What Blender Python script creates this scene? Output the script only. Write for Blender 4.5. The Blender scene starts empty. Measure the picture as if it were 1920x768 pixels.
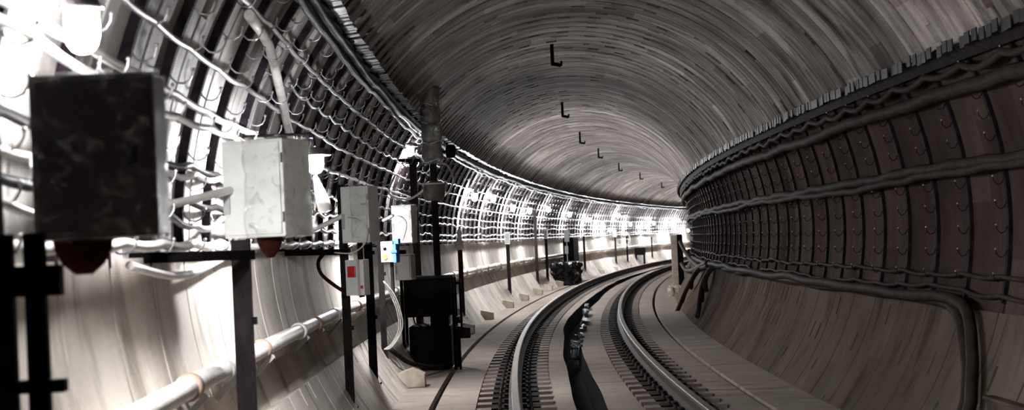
import bpy, math, random
from mathutils import Vector, Matrix, noise
random.seed(7)
PI = math.pi
R_ = math.radians
col = bpy.context.scene.collection

# ------------------------------------------------------------------ the curve of the track
KA, KB, S1, RAMP = 0.00354, 0.00215, 28.172, 15.0
UC, ZC, RT = 0.0296, 1.4769, 2.688
DS = 0.1
_S0, _S1 = -8.0, 172.0
def _build():
    xs, ys, ts = [0.0], [0.0], [0.0]
    n = int(_S1 / DS) + 2
    for i in range(n):
        s = (i + .5) * DS
        k = KA + (KB - KA) * min(1, max(0, (s - S1) / RAMP))
        t = ts[-1] + k * DS
        tm = (t + ts[-1]) / 2
        xs.append(xs[-1] + math.sin(tm) * DS); ys.append(ys[-1] + math.cos(tm) * DS); ts.append(t)
    return xs, ys, ts
_X, _Y, _T = _build()
def track(s):
    if s < 0:
        return KA * s * s / 2, s, KA * s
    f = s / DS; i = min(int(f), len(_X) - 2); f -= i
    return _X[i] + (_X[i+1] - _X[i]) * f, _Y[i] + (_Y[i+1] - _Y[i]) * f, _T[i] + (_T[i+1] - _T[i]) * f
def W(s, u, z):
    x, y, t = track(s)
    return Vector((x + u * math.cos(t), y - u * math.sin(t), z))
def C(s, a, r=0.0):          # r = distance in from the lining
    q = RT - r
    return W(s, UC + q * math.cos(R_(a)), ZC + q * math.sin(R_(a)))
def uz(a, r=0.0):
    q = RT - r
    return UC + q * math.cos(R_(a)), ZC + q * math.sin(R_(a))
def MX(s, u, z, yaw=0.0):
    return Matrix.Translation(W(s, u, z)) @ Matrix.Rotation(-track(s)[2] + yaw, 4, 'Z')
RING, RING0 = 0.99332, 12.24783 - 17 * 0.99332

# ------------------------------------------------------------------ materials
MATS = {}
def nodes(name):
    m = bpy.data.materials.new(name); m.use_nodes = True
    nt = m.node_tree
    b = nt.nodes['Principled BSDF']
    MATS[name] = m
    return m, nt, b
def N(nt, t, **kw):
    n = nt.nodes.new(t)
    for k, v in kw.items():
        if k.startswith('i_'):
            key = k[2:]
            key = int(key) if key.isdigit() else key
            n.inputs[key].default_value = v
        else: setattr(n, k, v)
    return n
def worn(name, c1, c2, rough=.6, metal=0.0, scale=6.0, bump=.15, stretch=(1, 1, 1), spec=.5):
    m, nt, b = nodes(name); L = nt.links.new
    tc = N(nt, 'ShaderNodeTexCoord'); mp = N(nt, 'ShaderNodeMapping')
    mp.inputs['Scale'].default_value = stretch
    L(tc.outputs['Object'], mp.inputs[0])
    n1 = N(nt, 'ShaderNodeTexNoise', i_Scale=scale, i_Detail=6.0, i_Roughness=.65)
    L(mp.outputs[0], n1.inputs['Vector'])
    r = N(nt, 'ShaderNodeValToRGB'); r.color_ramp.elements[0].position = .32; r.color_ramp.elements[1].position = .68
    r.color_ramp.elements[0].color = (*c1, 1); r.color_ramp.elements[1].color = (*c2, 1)
    L(n1.outputs['Fac'], r.inputs[0]); L(r.outputs[0], b.inputs['Base Color'])
    b.inputs['Roughness'].default_value = rough; b.inputs['Metallic'].default_value = metal
    b.inputs['Specular IOR Level'].default_value = 0.02 if max(c2) < .06 else spec
    if bump:
        bp = N(nt, 'ShaderNodeBump', i_Strength=bump, i_Distance=.01)
        n2 = N(nt, 'ShaderNodeTexNoise', i_Scale=scale * 6, i_Detail=4.0)
        L(tc.outputs['Object'], n2.inputs['Vector'])
        L(n2.outputs['Fac'], bp.inputs['Height']); L(bp.outputs[0], b.inputs['Normal'])
    return m

def concrete_uv(name, dark, mid, light, ring=.5, streak=.5, stain=(.05, .045, .04), stain_amt=.5, rough=.8,
                sx=7.0, sy=.7, bump=.35, tint=(.10, .13, .06), tint_amt=.3, spec=.12, span=.30):
    """UV are metres: x along the tunnel, y round it."""
    m, nt, b = nodes(name); L = nt.links.new
    uv = N(nt, 'ShaderNodeUVMap'); sep = N(nt, 'ShaderNodeSeparateXYZ'); L(uv.outputs[0], sep.inputs[0])
    # ring to ring tone
    a = N(nt, 'ShaderNodeMath', operation='SUBTRACT', i_1=RING0); L(sep.outputs[0], a.inputs[0])
    d = N(nt, 'ShaderNodeMath', operation='DIVIDE', i_1=RING / 2); L(a.outputs[0], d.inputs[0])
    fl = N(nt, 'ShaderNodeMath', operation='FLOOR'); L(d.outputs[0], fl.inputs[0])
    sg = N(nt, 'ShaderNodeMath', operation='MULTIPLY', i_1=.62); L(sep.outputs[1], sg.inputs[0])
    of = N(nt, 'ShaderNodeMath', operation='MULTIPLY', i_1=.37); L(fl.outputs[0], of.inputs[0])
    ad = N(nt, 'ShaderNodeMath', operation='ADD'); L(sg.outputs[0], ad.inputs[0]); L(of.outputs[0], ad.inputs[1])
    fl2 = N(nt, 'ShaderNodeMath', operation='FLOOR'); L(ad.outputs[0], fl2.inputs[0])
    cb = N(nt, 'ShaderNodeCombineXYZ'); L(fl.outputs[0], cb.inputs[0]); L(fl2.outputs[0], cb.inputs[1])
    wn = N(nt, 'ShaderNodeTexWhiteNoise', noise_dimensions='2D'); L(cb.outputs[0], wn.inputs['Vector'])
    # streaks running round the ring
    mp = N(nt, 'ShaderNodeMapping'); mp.inputs['Scale'].default_value = (sx, sy, 1); L(uv.outputs[0], mp.inputs[0])
    st = N(nt, 'ShaderNodeTexNoise', i_Scale=1.0, i_Detail=5.0, i_Roughness=.6); L(mp.outputs[0], st.inputs['Vector'])
    bl = N(nt, 'ShaderNodeTexNoise', i_Scale=1.1, i_Detail=5.0, i_Roughness=.6); L(uv.outputs[0], bl.inputs['Vector'])
    gr = N(nt, 'ShaderNodeTexNoise', i_Scale=38.0, i_Detail=3.0, i_Roughness=.7); L(uv.outputs[0], gr.inputs['Vector'])
    def mul(x, k): q = N(nt, 'ShaderNodeMath', operation='MULTIPLY', i_1=k); L(x, q.inputs[0]); return q.outputs[0]
    def add(x, y): q = N(nt, 'ShaderNodeMath', operation='ADD'); L(x, q.inputs[0]); L(y, q.inputs[1]); return q.outputs[0]
    v = add(add(mul(wn.outputs[0], ring * .5), mul(st.outputs['Fac'], streak)), add(mul(bl.outputs['Fac'], .45), mul(gr.outputs['Fac'], .22)))
    tot = ring * .5 * .5 + (streak + .45 + .22) * .5
    mr = N(nt, 'ShaderNodeMapRange'); mr.inputs[1].default_value = tot - span; mr.inputs[2].default_value = tot + span
    L(v, mr.inputs[0])
    r = N(nt, 'ShaderNodeValToRGB')
    r.color_ramp.elements[0].position = .08; r.color_ramp.elements[1].position = .95
    r.color_ramp.elements[0].color = (*dark, 1); r.color_ramp.elements[1].color = (*light, 1)
    e = r.color_ramp.elements.new(.5); e.color = (*mid, 1)
    L(mr.outputs[0], r.inputs[0])
    # damp stains
    mp2 = N(nt, 'ShaderNodeMapping'); mp2.inputs['Scale'].default_value = (3.1, .9, 1); mp2.inputs['Location'].default_value = (3.3, 8.1, 0); L(uv.outputs[0], mp2.inputs[0])
    sn = N(nt, 'ShaderNodeTexNoise', i_Scale=1.0, i_Detail=4.0, i_Roughness=.55, i_Distortion=.4); L(mp2.outputs[0], sn.inputs['Vector'])
    sr = N(nt, 'ShaderNodeMapRange'); sr.inputs[1].default_value = .55; sr.inputs[2].default_value = .68; sr.inputs[4].default_value = stain_amt
    L(sn.outputs['Fac'], sr.inputs[0])
    mx = N(nt, 'ShaderNodeMix', data_type='RGBA'); L(sr.outputs[0], mx.inputs[0]); L(r.outputs[0], mx.inputs[6]); mx.inputs[7].default_value = (*stain, 1)
    tn = N(nt, 'ShaderNodeTexNoise', i_Scale=.55, i_Detail=3.0); L(mp2.outputs[0], tn.inputs['Vector'])
    tr = N(nt, 'ShaderNodeMapRange'); tr.inputs[1].default_value = .56; tr.inputs[2].default_value = .7; tr.inputs[4].default_value = tint_amt
    L(tn.outputs['Fac'], tr.inputs[0])
    mx2 = N(nt, 'ShaderNodeMix', data_type='RGBA'); L(tr.outputs[0], mx2.inputs[0]); L(mx.outputs[2], mx2.inputs[6]); mx2.inputs[7].default_value = (*tint, 1)
    L(mx2.outputs[2], b.inputs['Base Color'])
    b.inputs['Roughness'].default_value = rough; b.inputs['Specular IOR Level'].default_value = spec
    bp = N(nt, 'ShaderNodeBump', i_Strength=bump, i_Distance=.03)
    L(add(mul(st.outputs['Fac'], .8), mul(gr.outputs['Fac'], .25)), bp.inputs['Height']); L(bp.outputs[0], b.inputs['Normal'])
    return m

M_ceil = concrete_uv('ceiling_concrete', (.075, .063, .056), (.26, .228, .21), (.60, .56, .525), ring=.35, streak=1.0, span=.26, stain_amt=.8, rough=0.8, sx=2.6, sy=.6, bump=0.35, spec=0.03)
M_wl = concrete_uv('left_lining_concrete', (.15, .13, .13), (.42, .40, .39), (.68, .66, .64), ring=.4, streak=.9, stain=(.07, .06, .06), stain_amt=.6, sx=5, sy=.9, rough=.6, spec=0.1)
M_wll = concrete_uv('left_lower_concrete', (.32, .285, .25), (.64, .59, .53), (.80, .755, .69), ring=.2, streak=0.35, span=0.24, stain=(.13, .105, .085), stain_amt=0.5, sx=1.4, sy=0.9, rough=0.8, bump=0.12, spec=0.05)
M_wr = concrete_uv('right_lining_concrete', (.032, .024, .0215), (.07, .052, .047), (.115, .087, .077), ring=.4, streak=.6, sx=2.5, sy=1.2, tint=(.05, .07, .03), tint_amt=.08, rough=0.9, spec=0)  # dimness of the right wall is put into a darker concrete colour
M_wrl = concrete_uv('right_lower_concrete', (.07, .056, .047), (.125, .10, .083), (.19, .155, .13), ring=.25, streak=.5, stain=(.02, .015, .012), sx=1.6, sy=.8, bump=.2, rough=0.9, spec=0)  # lower right wall likewise darkened, its weak light painted in
M_floor = concrete_uv('track_concrete', (.19, .16, .135), (.32, .275, .237), (.43, .38, .33), ring=0, streak=.12, stain=(.13, .10, .08), stain_amt=.55, sx=1.6, sy=3, rough=.85, bump=.3, tint_amt=.1, spec=0.02)
M_bed = worn('shaded_bed_dirt', (.004, .003, .003), (.013, .010, .009), .95, scale=12)  # dirt blackened so its colour carries the trench shade
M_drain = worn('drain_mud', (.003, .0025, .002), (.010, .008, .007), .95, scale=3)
M_tie = worn('sleeper_wood', (.11, .08, .07), (.30, .24, .20), .85, scale=5, stretch=(1, 4, 4))
M_railtop = worn('rail_steel_polished', (.11, .085, .065), (.19, .155, .12), .6, metal=.4, scale=9, bump=.05, stretch=(4, .3, 4))
M_rail = worn('rail_steel_rusty', (.020, .013, .010), (.06, .04, .03), .75, metal=.3, scale=9)
M_plate = worn('shaded_plate_iron', (.004, .003, .003), (.012, .009, .008), .8, metal=.3, scale=9)  # iron blackened to hold the shade beside the rails
M_black = worn('black_painted_steel', (.003, .0025, .003), (.007, .006, .006), .7, scale=9, bump=.1)
M_post = worn('weathered_steel_post', (.008, .0065, .0065), (.026, .021, .021), .7, metal=0, scale=12, bump=.2, stretch=(1, 1, .3))
M_rust = worn('rusty_red_steel', (.016, .004, .003), (.045, .012, .008), .7, scale=14)
M_tipglint = worn('painted_tip_glint', (.42, .42, .43), (.7, .7, .7), .32, metal=.85, scale=20, bump=.1)  # pale colour of the right hook tips, standing in for glints
M_hook = worn('hook_steel', (.18, .17, .18), (.45, .44, .45), .3, metal=.7, scale=20, bump=.05)
M_brk = worn('bracket_iron', (.008, .006, .008), (.028, .021, .026), .7, metal=0, scale=14)
M_cwhite = worn('pale_cable_sheath', (.50, .48, .46), (.74, .72, .70), .5, scale=7, bump=.1)
M_cgrey = worn('grey_cable_sheath', (.14, .13, .13), (.34, .33, .33), .42, scale=7, bump=.1)
M_cdark = worn('dark_cable_sheath', (.022, .017, .015), (.05, .04, .034), .7, scale=6, bump=.15)
M_cblack = worn('black_cable_sheath', (.008, .007, .008), (.02, .018, .02), .45, scale=6)
M_foil = worn('foil_wrap', (.008, .008, .010), (.16, .165, .19), .45, metal=.4, scale=16, bump=.9)
M_plate_strip = worn('tray_clip_metal', (.04, .043, .05), (.22, .23, .26), .4, metal=.5, scale=5, bump=.3)
M_clipdark = worn('dim_side_clip_metal', (.015, .015, .016), (.05, .05, .054), .5, metal=.4, scale=2)  # darker copy of the clip metal, dim light of the right side painted in
M_pipe = worn('white_painted_pipe', (.55, .52, .48), (.80, .78, .74), .45, scale=4, bump=.1)
M_band = worn('pipe_rust_band', (.20, .10, .06), (.42, .33, .27), .7, scale=14)
M_cab = worn('pale_cabinet_paint', (.58, .59, .56), (.78, .79, .75), .45, scale=3, bump=.05)
M_cabdark = worn('dark_cabinet_paint', (.035, .029, .030), (.075, .062, .064), .45, scale=3, bump=.08)
M_grey = worn('grey_cabinet_paint', (.33, .34, .33), (.48, .49, .48), .5, scale=4, bump=.05)
M_red = worn('red_switch', (.42, .01, .01), (.62, .03, .02), .35, scale=8, bump=0)
M_orange = worn('orange_button', (.75, .16, .03), (.9, .25, .06), .35, scale=8, bump=0)
M_blue = worn('blue_plastic', (.02, .09, .55), (.05, .18, .78), .35, scale=8, bump=0)
M_wrap = worn('dusty_wrapping', (.08, .076, .068), (.2, .19, .17), .45, scale=9, bump=.7)
M_cord = worn('tie_cord', (.4, .39, .36), (.7, .68, .64), .5, scale=9, bump=0)
M_block = worn('precast_concrete', (.30, .26, .20), (.50, .45, .38), .85, scale=6, bump=.3)
M_trough = worn('dim_concrete', (.05, .04, .034), (.11, .088, .075), .9, scale=4, bump=.2, spec=0)
M_pad = worn('lamp_cap_metal', (.08, .075, .075), (.2, .19, .19), .4, metal=.6, scale=9)

def film():
    m, nt, b = nodes('clear_plastic_film'); L = nt.links.new
    out = [n for n in nt.nodes if n.type == 'OUTPUT_MATERIAL'][0]
    tc = N(nt, 'ShaderNodeTexCoord')
    n1 = N(nt, 'ShaderNodeTexNoise', i_Scale=16.0, i_Detail=4.0, i_Distortion=1.0); L(tc.outputs['Object'], n1.inputs['Vector'])
    bp = N(nt, 'ShaderNodeBump', i_Strength=.9, i_Distance=.03); L(n1.outputs['Fac'], bp.inputs['Height'])
    gl = N(nt, 'ShaderNodeBsdfGlossy', i_Roughness=.10); gl.inputs['Color'].default_value = (.9, .92, .95, 1); L(bp.outputs[0], gl.inputs['Normal'])
    df = N(nt, 'ShaderNodeBsdfTranslucent'); df.inputs['Color'].default_value = (.6, .6, .6, 1); L(bp.outputs[0], df.inputs['Normal'])
    tr = N(nt, 'ShaderNodeBsdfTransparent'); tr.inputs[0].default_value = (.93, .93, .93, 1)
    mr = N(nt, 'ShaderNodeMapRange'); mr.inputs[1].default_value = .52; mr.inputs[2].default_value = .72; mr.inputs[3].default_value = .03; mr.inputs[4].default_value = .35
    L(n1.outputs['Fac'], mr.inputs[0])
    a = N(nt, 'ShaderNodeMixShader', i_0=.12); L(gl.outputs[0], a.inputs[1]); L(df.outputs[0], a.inputs[2])
    c = N(nt, 'ShaderNodeMixShader'); L(mr.outputs[0], c.inputs[0]); L(tr.outputs[0], c.inputs[1]); L(a.outputs[0], c.inputs[2])
    L(c.outputs[0], out.inputs[0])
    return m
M_film = film()
def lampmat(name, c, s):
    m, nt, b = nodes(name)
    b.inputs['Base Color'].default_value = (.8, .8, .8, 1)
    b.inputs['Emission Color'].default_value = (*c, 1); b.inputs['Emission Strength'].default_value = s
    return m
LAMP = 190.0
M_glow2 = lampmat('lit_lamp_globe_soft', (1.0, .99, .97), LAMP * .45)
M_glow3 = lampmat('lit_far_lamp_globe', (.97, .975, 1.0), LAMP * 1.35)
M_glow = lampmat('lit_lamp_globe', (.985, .98, 1.0), LAMP)

# ------------------------------------------------------------------ mesh building
class MB:
    def __init__(s): s.v = []; s.f = []; s.sm = []; s.mi = []; s.cur = 0
    def add(s, vs, fs, smooth=False):
        o = len(s.v); s.v += [tuple(v) for v in vs]
        for f in fs: s.f.append([i + o for i in f]); s.sm.append(smooth); s.mi.append(s.cur)
    def hexa(s, p):   # 8 corners: bottom ring then top ring
        s.add(p, [(3, 2, 1, 0), (4, 5, 6, 7), (0, 1, 5, 4), (1, 2, 6, 5), (2, 3, 7, 6), (3, 0, 4, 7)])
    def box(s, a, b, T=None):
        (x0, y0, z0), (x1, y1, z1) = a, b
        p = [Vector(q) for q in ((x0, y0, z0), (x1, y0, z0), (x1, y1, z0), (x0, y1, z0), (x0, y0, z1), (x1, y0, z1), (x1, y1, z1), (x0, y1, z1))]
        if T: p = [T @ q for q in p]
        s.hexa(p)
    def beam(s, a, b, w, h, up=Vector((0, 0, 1))):
        a = Vector(a); b = Vector(b); d = (b - a).normalized()
        if abs(d.dot(up)) > .95: up = Vector((0, 1, 0))
        x = d.cross(up).normalized() * w / 2; y = x.cross(d).normalized() * h / 2
        s.hexa([a - x - y, b - x - y, b + x - y, a + x - y, a - x + y, b - x + y, b + x + y, a + x + y])
    def tube(s, pts, r, n=8, cap=True):
        pts = [Vector(p) for p in pts]; k = len(pts); rs = r if isinstance(r, (list, tuple)) else [r] * k
        vs = []; up = Vector((0, 0, 1))
        prev = None
        for i, p in enumerate(pts):
            d = (pts[min(i + 1, k - 1)] - pts[max(i - 1, 0)]).normalized()
            if prev is None:
                x = d.cross(up)
                if x.length < .1: x = d.cross(Vector((0, 1, 0)))
                x.normalize()
            else:
                x = (prev - d * prev.dot(d)).normalized()
            prev = x; y = d.cross(x)
            for j in range(n):
                t = 2 * PI * j / n
                vs.append(p + (x * math.cos(t) + y * math.sin(t)) * rs[i])
        fs = []
        for i in range(k - 1):
            for j in range(n):
                a = i * n + j; b = i * n + (j + 1) % n
                fs.append((a, b, b + n, a + n))
        s.add(vs, fs, True)
        if cap:
            o = len(s.v) - len(vs)
            s.f.append([o + j for j in reversed(range(n))]); s.sm.append(False); s.mi.append(s.cur)
            s.f.append([o + (k - 1) * n + j for j in range(n)]); s.sm.append(False); s.mi.append(s.cur)
    def lathe(s, prof, c=(0, 0, 0), n=20, wob=0, seed=0):
        vs = []
        for (r, z) in prof:
            for j in range(n):
                t = 2 * PI * j / n
                k = 1 + (wob * noise.noise(Vector((math.cos(t) * 1.6, math.sin(t) * 1.6, z * 6 + seed))) if wob else 0)
                vs.append((c[0] + r * k * math.cos(t), c[1] + r * k * math.sin(t), c[2] + z))
        fs = [(i * n + j, i * n + (j + 1) % n, (i + 1) * n + (j + 1) % n, (i + 1) * n + j) for i in range(len(prof) - 1) for j in range(n)]
        s.add(vs, fs, True)
    def ball(s, c, r, n=8, m=6, sz=1):
        prof = [(max(r * math.sin(PI * i / m), 1e-4), -r * sz * math.cos(PI * i / m)) for i in range(m + 1)]
        s.lathe(prof, c, n)
    def prism(s, poly, y0, y1):   # poly in x,z
        n = len(poly)
        vs = [(x, y0, z) for x, z in poly] + [(x, y1, z) for x, z in poly]
        s.add(vs, [tuple(range(n)), tuple(reversed(range(n, 2 * n)))] + [(i, i + n, (i + 1) % n + n, (i + 1) % n) for i in range(n)])
    def crumple(s, a, b, n, amp, seed=0):
        (x0, y0, z0), (x1, y1, z1) = a, b
        c = Vector(((x0 + x1) / 2, (y0 + y1) / 2, (z0 + z1) / 2)); vs = []; fs = []
        def face(o, du, dv):
            base = len(vs)
            for i in range(n + 1):
                for j in range(n + 1):
                    p = Vector(o) + Vector(du) * (i / n) + Vector(dv) * (j / n)
                    q = noise.noise_vector(p * 9 + Vector((seed, 0, 0))) * amp + noise.noise_vector(p * 24 + Vector((0, seed, 0))) * amp * .5
                    vs.append(p + q)
            for i in range(n):
                for j in range(n):
                    fs.append((base + i * (n + 1) + j, base + (i + 1) * (n + 1) + j, base + (i + 1) * (n + 1) + j + 1, base + i * (n + 1) + j + 1))
        dx, dy, dz = x1 - x0, y1 - y0, z1 - z0
        face((x0, y0, z0), (dx, 0, 0), (0, 0, dz)); face((x1, y1, z0), (-dx, 0, 0), (0, 0, dz))
        face((x1, y0, z0), (0, dy, 0), (0, 0, dz)); face((x0, y1, z0), (0, -dy, 0), (0, 0, dz))
        face((x0, y0, z1), (dx, 0, 0), (0, dy, 0))
        s.add(vs, fs, True)
    def mesh(s, name, *mats):
        me = bpy.data.meshes.new(name); me.from_pydata(s.v, [], s.f)
        for m in mats: me.materials.append(m)
        me.polygons.foreach_set('use_smooth', s.sm)
        me.polygons.foreach_set('material_index', s.mi)
        me.update()
        return me
def obj(name, data, parent=None, mx=None, bevel=0):
    o = bpy.data.objects.new(name, data); col.objects.link(o)
    if parent: o.parent = parent
    if mx is not None: o.matrix_world = mx if not parent else mx
    if mx is not None and parent: o.matrix_basis = mx
    if bevel:
        md = o.modifiers.new('bevel', 'BEVEL'); md.width = bevel; md.segments = 2; md.limit_method = 'ANGLE'
    return o
def tag(o, label, cat, group=None, kind=None):
    o['label'] = label; o['category'] = cat
    if group: o['group'] = group
    if kind: o['kind'] = kind
    return o
def root(name, mx, label, cat, group=None):
    o = bpy.data.objects.new(name, None); col.objects.link(o); o.matrix_world = mx; o.empty_display_size = .1
    return tag(o, label, cat, group)
def copy_tree(o, parent=None):
    c = o.copy(); col.objects.link(c)
    if parent: c.parent = parent
    for ch in list(o.children): copy_tree(ch, c)
    return c

# ------------------------------------------------------------------ lining shell
def cells(name, s_edges, a_edges, level, mat, origin_v=0.0):
    v = []; f = []; sm = []; uvs = []; idx = {}
    def P(i, j, l):
        k = (i, j, l)
        if k not in idx:
            idx[k] = len(v); v.append(C(s_edges[i], a_edges[j], -l))
        return idx[k]
    ni, nj = len(s_edges) - 1, len(a_edges) - 1
    lv = [[level(i, j) for j in range(nj)] for i in range(ni)]
    def U(i, j): return (s_edges[i], R_(a_edges[j]) * RT)
    for i in range(ni):
        for j in range(nj):
            l = lv[i][j]
            f.append([P(i, j, l), P(i, j+1, l), P(i+1, j+1, l), P(i+1, j, l)]); sm.append(True)
            uvs += [U(i, j), U(i, j+1), U(i+1, j+1), U(i+1, j)]
            for (a, b, e) in (((i+1, j), (i+1, j+1), lv[i+1][j] if i+1 < ni else l), ((i, j+1), (i+1, j+1), lv[i][j+1] if j+1 < nj else l)):
                if e != l:
                    o = len(v)
                    v.extend([C(s_edges[a[0]], a_edges[a[1]], -l), C(s_edges[b[0]], a_edges[b[1]], -l), C(s_edges[b[0]], a_edges[b[1]], -e), C(s_edges[a[0]], a_edges[a[1]], -e)])
                    f.append([o, o+1, o+2, o+3]); sm.append(False); uvs += [U(*a), U(*b), U(*b), U(*a)]
    me = bpy.data.meshes.new(name); me.from_pydata([tuple(p) for p in v], [], f); me.materials.append(mat)
    me.polygons.foreach_set('use_smooth', sm)
    ul = me.uv_layers.new(name='UVMap'); ul.data.foreach_set('uv', [c for t in uvs for c in t])
    me.update()
    o = obj(name, me); o['kind'] = 'structure'
    return o
def sedges(fr, s0=-6.0, s1=165.0):
    e = []; kinds = []
    n0 = math.ceil((s0 - RING0) / RING); n1 = int((s1 - RING0) / RING)
    for n in range(n0, n1):
        for k, x in enumerate(fr): e.append(RING0 + (n + x) * RING); kinds.append((n, k))
    e.append(RING0 + n1 * RING)
    return e, kinds
def frange(a, b, step):
    n = max(1, round((b - a) / step)); return [a + (b - a) * i / n for i in range(n + 1)]
import zlib
def rnd(*k): return random.Random(zlib.crc32(repr(k).encode())).random()

# ceiling
FR = [0, .05, .17, .45, .50, .62, .93]
se, kd = sedges(FR)
ae = frange(26.5, 142.5, 1.6)
def lev_c(i, j):
    n, k = kd[i]; a = ae[j]
    if k == 0: return .022
    if k == 3: return .010 if a < 120 else .05
    if k in (1, 4):
        if a > 124:
            top = 127 + 7 * rnd(n, k, 'top')
            return .15 if a > top else 0
        q = int((a + 9 * rnd(n, k)) / 8.0); c = (a + 9 * rnd(n, k)) / 8.0 - q
        bias = .62 if (96 < a < 112 or 66 < a < 84) else .25
        if rnd(n, k, q) < bias and c < .42: return .08
    return 0.0
cells('ceiling', se, ae, lev_c, M_ceil)

# walls above the ledge
FR = [0, .07, .24, .5, .56, .72]
se, kd = sedges(FR)
ae_l = frange(142.5, 181.0, 2.0)
a_l = ae_l
def lev_wl(i, j):
    n, k = kd[i]
    return .09 if k == 0 else (.05 if k == 3 else (.11 if k in (1, 4) and a_l[j] < 150 + 4 * rnd(n, k, 'u') else 0))
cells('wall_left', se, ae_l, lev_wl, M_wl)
ae_r = frange(-15.5, 26.5, 3.2)
FRr = [0, .06]
se, kd = sedges(FRr, 2.0)
def lev_wr(i, j):
    n, k = kd[i]
    return .10 if k == 0 else 0
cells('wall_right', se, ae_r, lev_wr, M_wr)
# lower smooth concrete
FRl = [0, .03, .30, .36, .66, .72]
se, kd = sedges(FRl)
ae = frange(181.0, 223.0, 1.5)
def lev_ll(i, j):
    n, k = kd[i]; a = ae[j]
    if 196.9 < a < 202.6: return .10
    if k == 0: return .06
    if a > 200 and k in (2, 4) and rnd(n, k, 'x', int(a / 7)) < .4 and (a % 7) < 3.2: return .02
    return -.045 if a < 198 else -.03
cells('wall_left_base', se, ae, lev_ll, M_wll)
ae = frange(-42.0, -15.5, 1.3)
def lev_lr(i, j):
    n, k = kd[i]; a = ae[j]
    if k == 0: return .04 if rnd(n, 'j') < .5 else -.02
    if k in (2, 4) and rnd(n, k, 'r', int(a / 7)) < .3 and (a % 7) < 3.4: return .06
    return -.035
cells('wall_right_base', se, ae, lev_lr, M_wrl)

# ------------------------------------------------------------------ floor
def drain(s):
    w = .05 * noise.noise(Vector((s * .16, 3.1, 0))) + .03 * noise.noise(Vector((s * .3, 1.1, 0)))
    wl = -.20 - .03 * math.sin(s * .22) + w
    wr = .06 + .07 * noise.noise(Vector((s * .12, 9.1, 0))) + .03 * noise.noise(Vector((s * .3, 4.1, 0)))
    return wl, wr
def floor():
    v = []; f = []; mi = []; uvs = []
    s = -6.0; rows = []
    while s < 165: rows.append(s); s += .3 if s < 60 else 1.0
    def prof(s):
        dl, dr = drain(s); F = -.2
        return [(-2.35, F), (-1.66, F), (-1.65, F - .06), (-1.60, F - .06), (-1.59, F), (-1.19, F), (-1.19, F - .12), (-.41, F - .12), (-.41, F),
                (dl - .02, F), (dl + .015, F - .3), (dr - .015, F - .3), (dr + .02, F), (.41, F), (.41, F - .12), (1.19, F - .12), (1.19, F), (1.50, F), (1.51, F - .06), (1.56, F - .06), (1.57, F), (2.4, F)]
    n = len(prof(0))
    matidx = [0] * (n - 1)
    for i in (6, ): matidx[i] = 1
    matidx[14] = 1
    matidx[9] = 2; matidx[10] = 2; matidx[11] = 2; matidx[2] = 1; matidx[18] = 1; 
    for i in range(len(rows) - 1):
        s0, s1 = rows[i], rows[i+1]; p0, p1 = prof(s0), prof(s1)
        for j in range(n - 1):
            o = len(v)
            v += [W(s0, *p0[j]), W(s0, *p0[j+1]), W(s1, *p1[j+1]), W(s1, *p1[j])]
            f.append((o, o+1, o+2, o+3)); mi.append(matidx[j])
            uvs += [(s0, p0[j][0]), (s0, p0[j+1][0]), (s1, p1[j+1][0]), (s1, p1[j][0])]
    me = bpy.data.meshes.new('floor'); me.from_pydata([tuple(p) for p in v], [], f)
    for m in (M_floor, M_bed, M_drain): me.materials.append(m)
    me.polygons.foreach_set('material_index', mi)
    ul = me.uv_layers.new(name='UVMap'); ul.data.foreach_set('uv', [c for t in uvs for c in t])
    o = obj('floor', me); o['kind'] = 'structure'
floor()

# ------------------------------------------------------------------ rails and sleepers
def rail(u0, dz, label):
    head = [(-.034, -.038), (-.036, -.008), (-.028, 0), (.028, 0), (.036, -.008), (.034, -.038)]
    rest = [(.034, -.038), (.009, -.052), (.008, -.125), (.066, -.146), (.066, -.158), (-.066, -.158), (-.066, -.146), (-.008, -.125), (-.009, -.052), (-.034, -.038)]
    ss = frange(-5.0, 150.0, .5)
    r = root('rail', Matrix.Translation(W(-5, u0, dz - .158)), label, 'rail', 'running rails')
    inv = r.matrix_world.inverted()
    for nm, pr, mt in (('rail_head', head, M_railtop), ('rail_web', rest, M_rail)):
        vs = []; fs = []; k = len(pr)
        for s in ss: vs += [inv @ W(s, u0 + x, dz + z) for x, z in pr]
        for i in range(len(ss) - 1):
            for j in range(k - 1): a = i * k + j; fs.append((a, a + 1, a + 1 + k, a + k))
        m = MB(); m.add(vs, fs); o = obj(nm, m.mesh(nm, mt), r)
        o['label'] = 'worn bright running head' if nm == 'rail_head' else 'rust-dark web and foot'
rail(-.795, .018, 'outer running rail of the curve, left-hand one with a bright worn head')
rail(.795, -.018, 'inner running rail of the curve, right-hand one nearest the dark wall')

m = MB(); m.box((-.38, -.125, -.10), (.38, .125, .02)); tie_me = m.mesh('sleeper', M_tie)
m = MB(); m.box((-.235, -.13, .02), (.235, .13, .034)); m.box((-.11, -.085, .034), (-.072, .085, .058)); m.box((.072, -.085, .034), (.11, .085, .058))  # plates made wide and black to stand in for shade along the rail
bp_me = m.mesh('baseplate', M_plate)
m = MB(); m.lathe([(.016, .0), (.016, .03), (.010, .045), (.001, .045)], (0, 0, 0), 8)
bolt_me = m.mesh('bolt', M_rail)
for side, u0 in (('left', -.795), ('right', .795)):
    s = 14.6 + (0 if side == 'left' else .1)
    while s < 92:
        o = obj('sleeper', tie_me); o.matrix_world = MX(s, u0, -.2)
        tag(o, 'short timber sleeper stub under the %s rail, one in the evenly spaced row' % ('outer left' if side == 'left' else 'inner right'), 'sleeper', 'sleepers under the %s rail' % side)
        bpl = obj('baseplate', bp_me, o)
        if s < 30:
            for bx in (-.15, .15):
                for by in (-.045, .045): obj('bolt', bolt_me, bpl, Matrix.Translation((bx, by, .032)))
        s += .595

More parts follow.
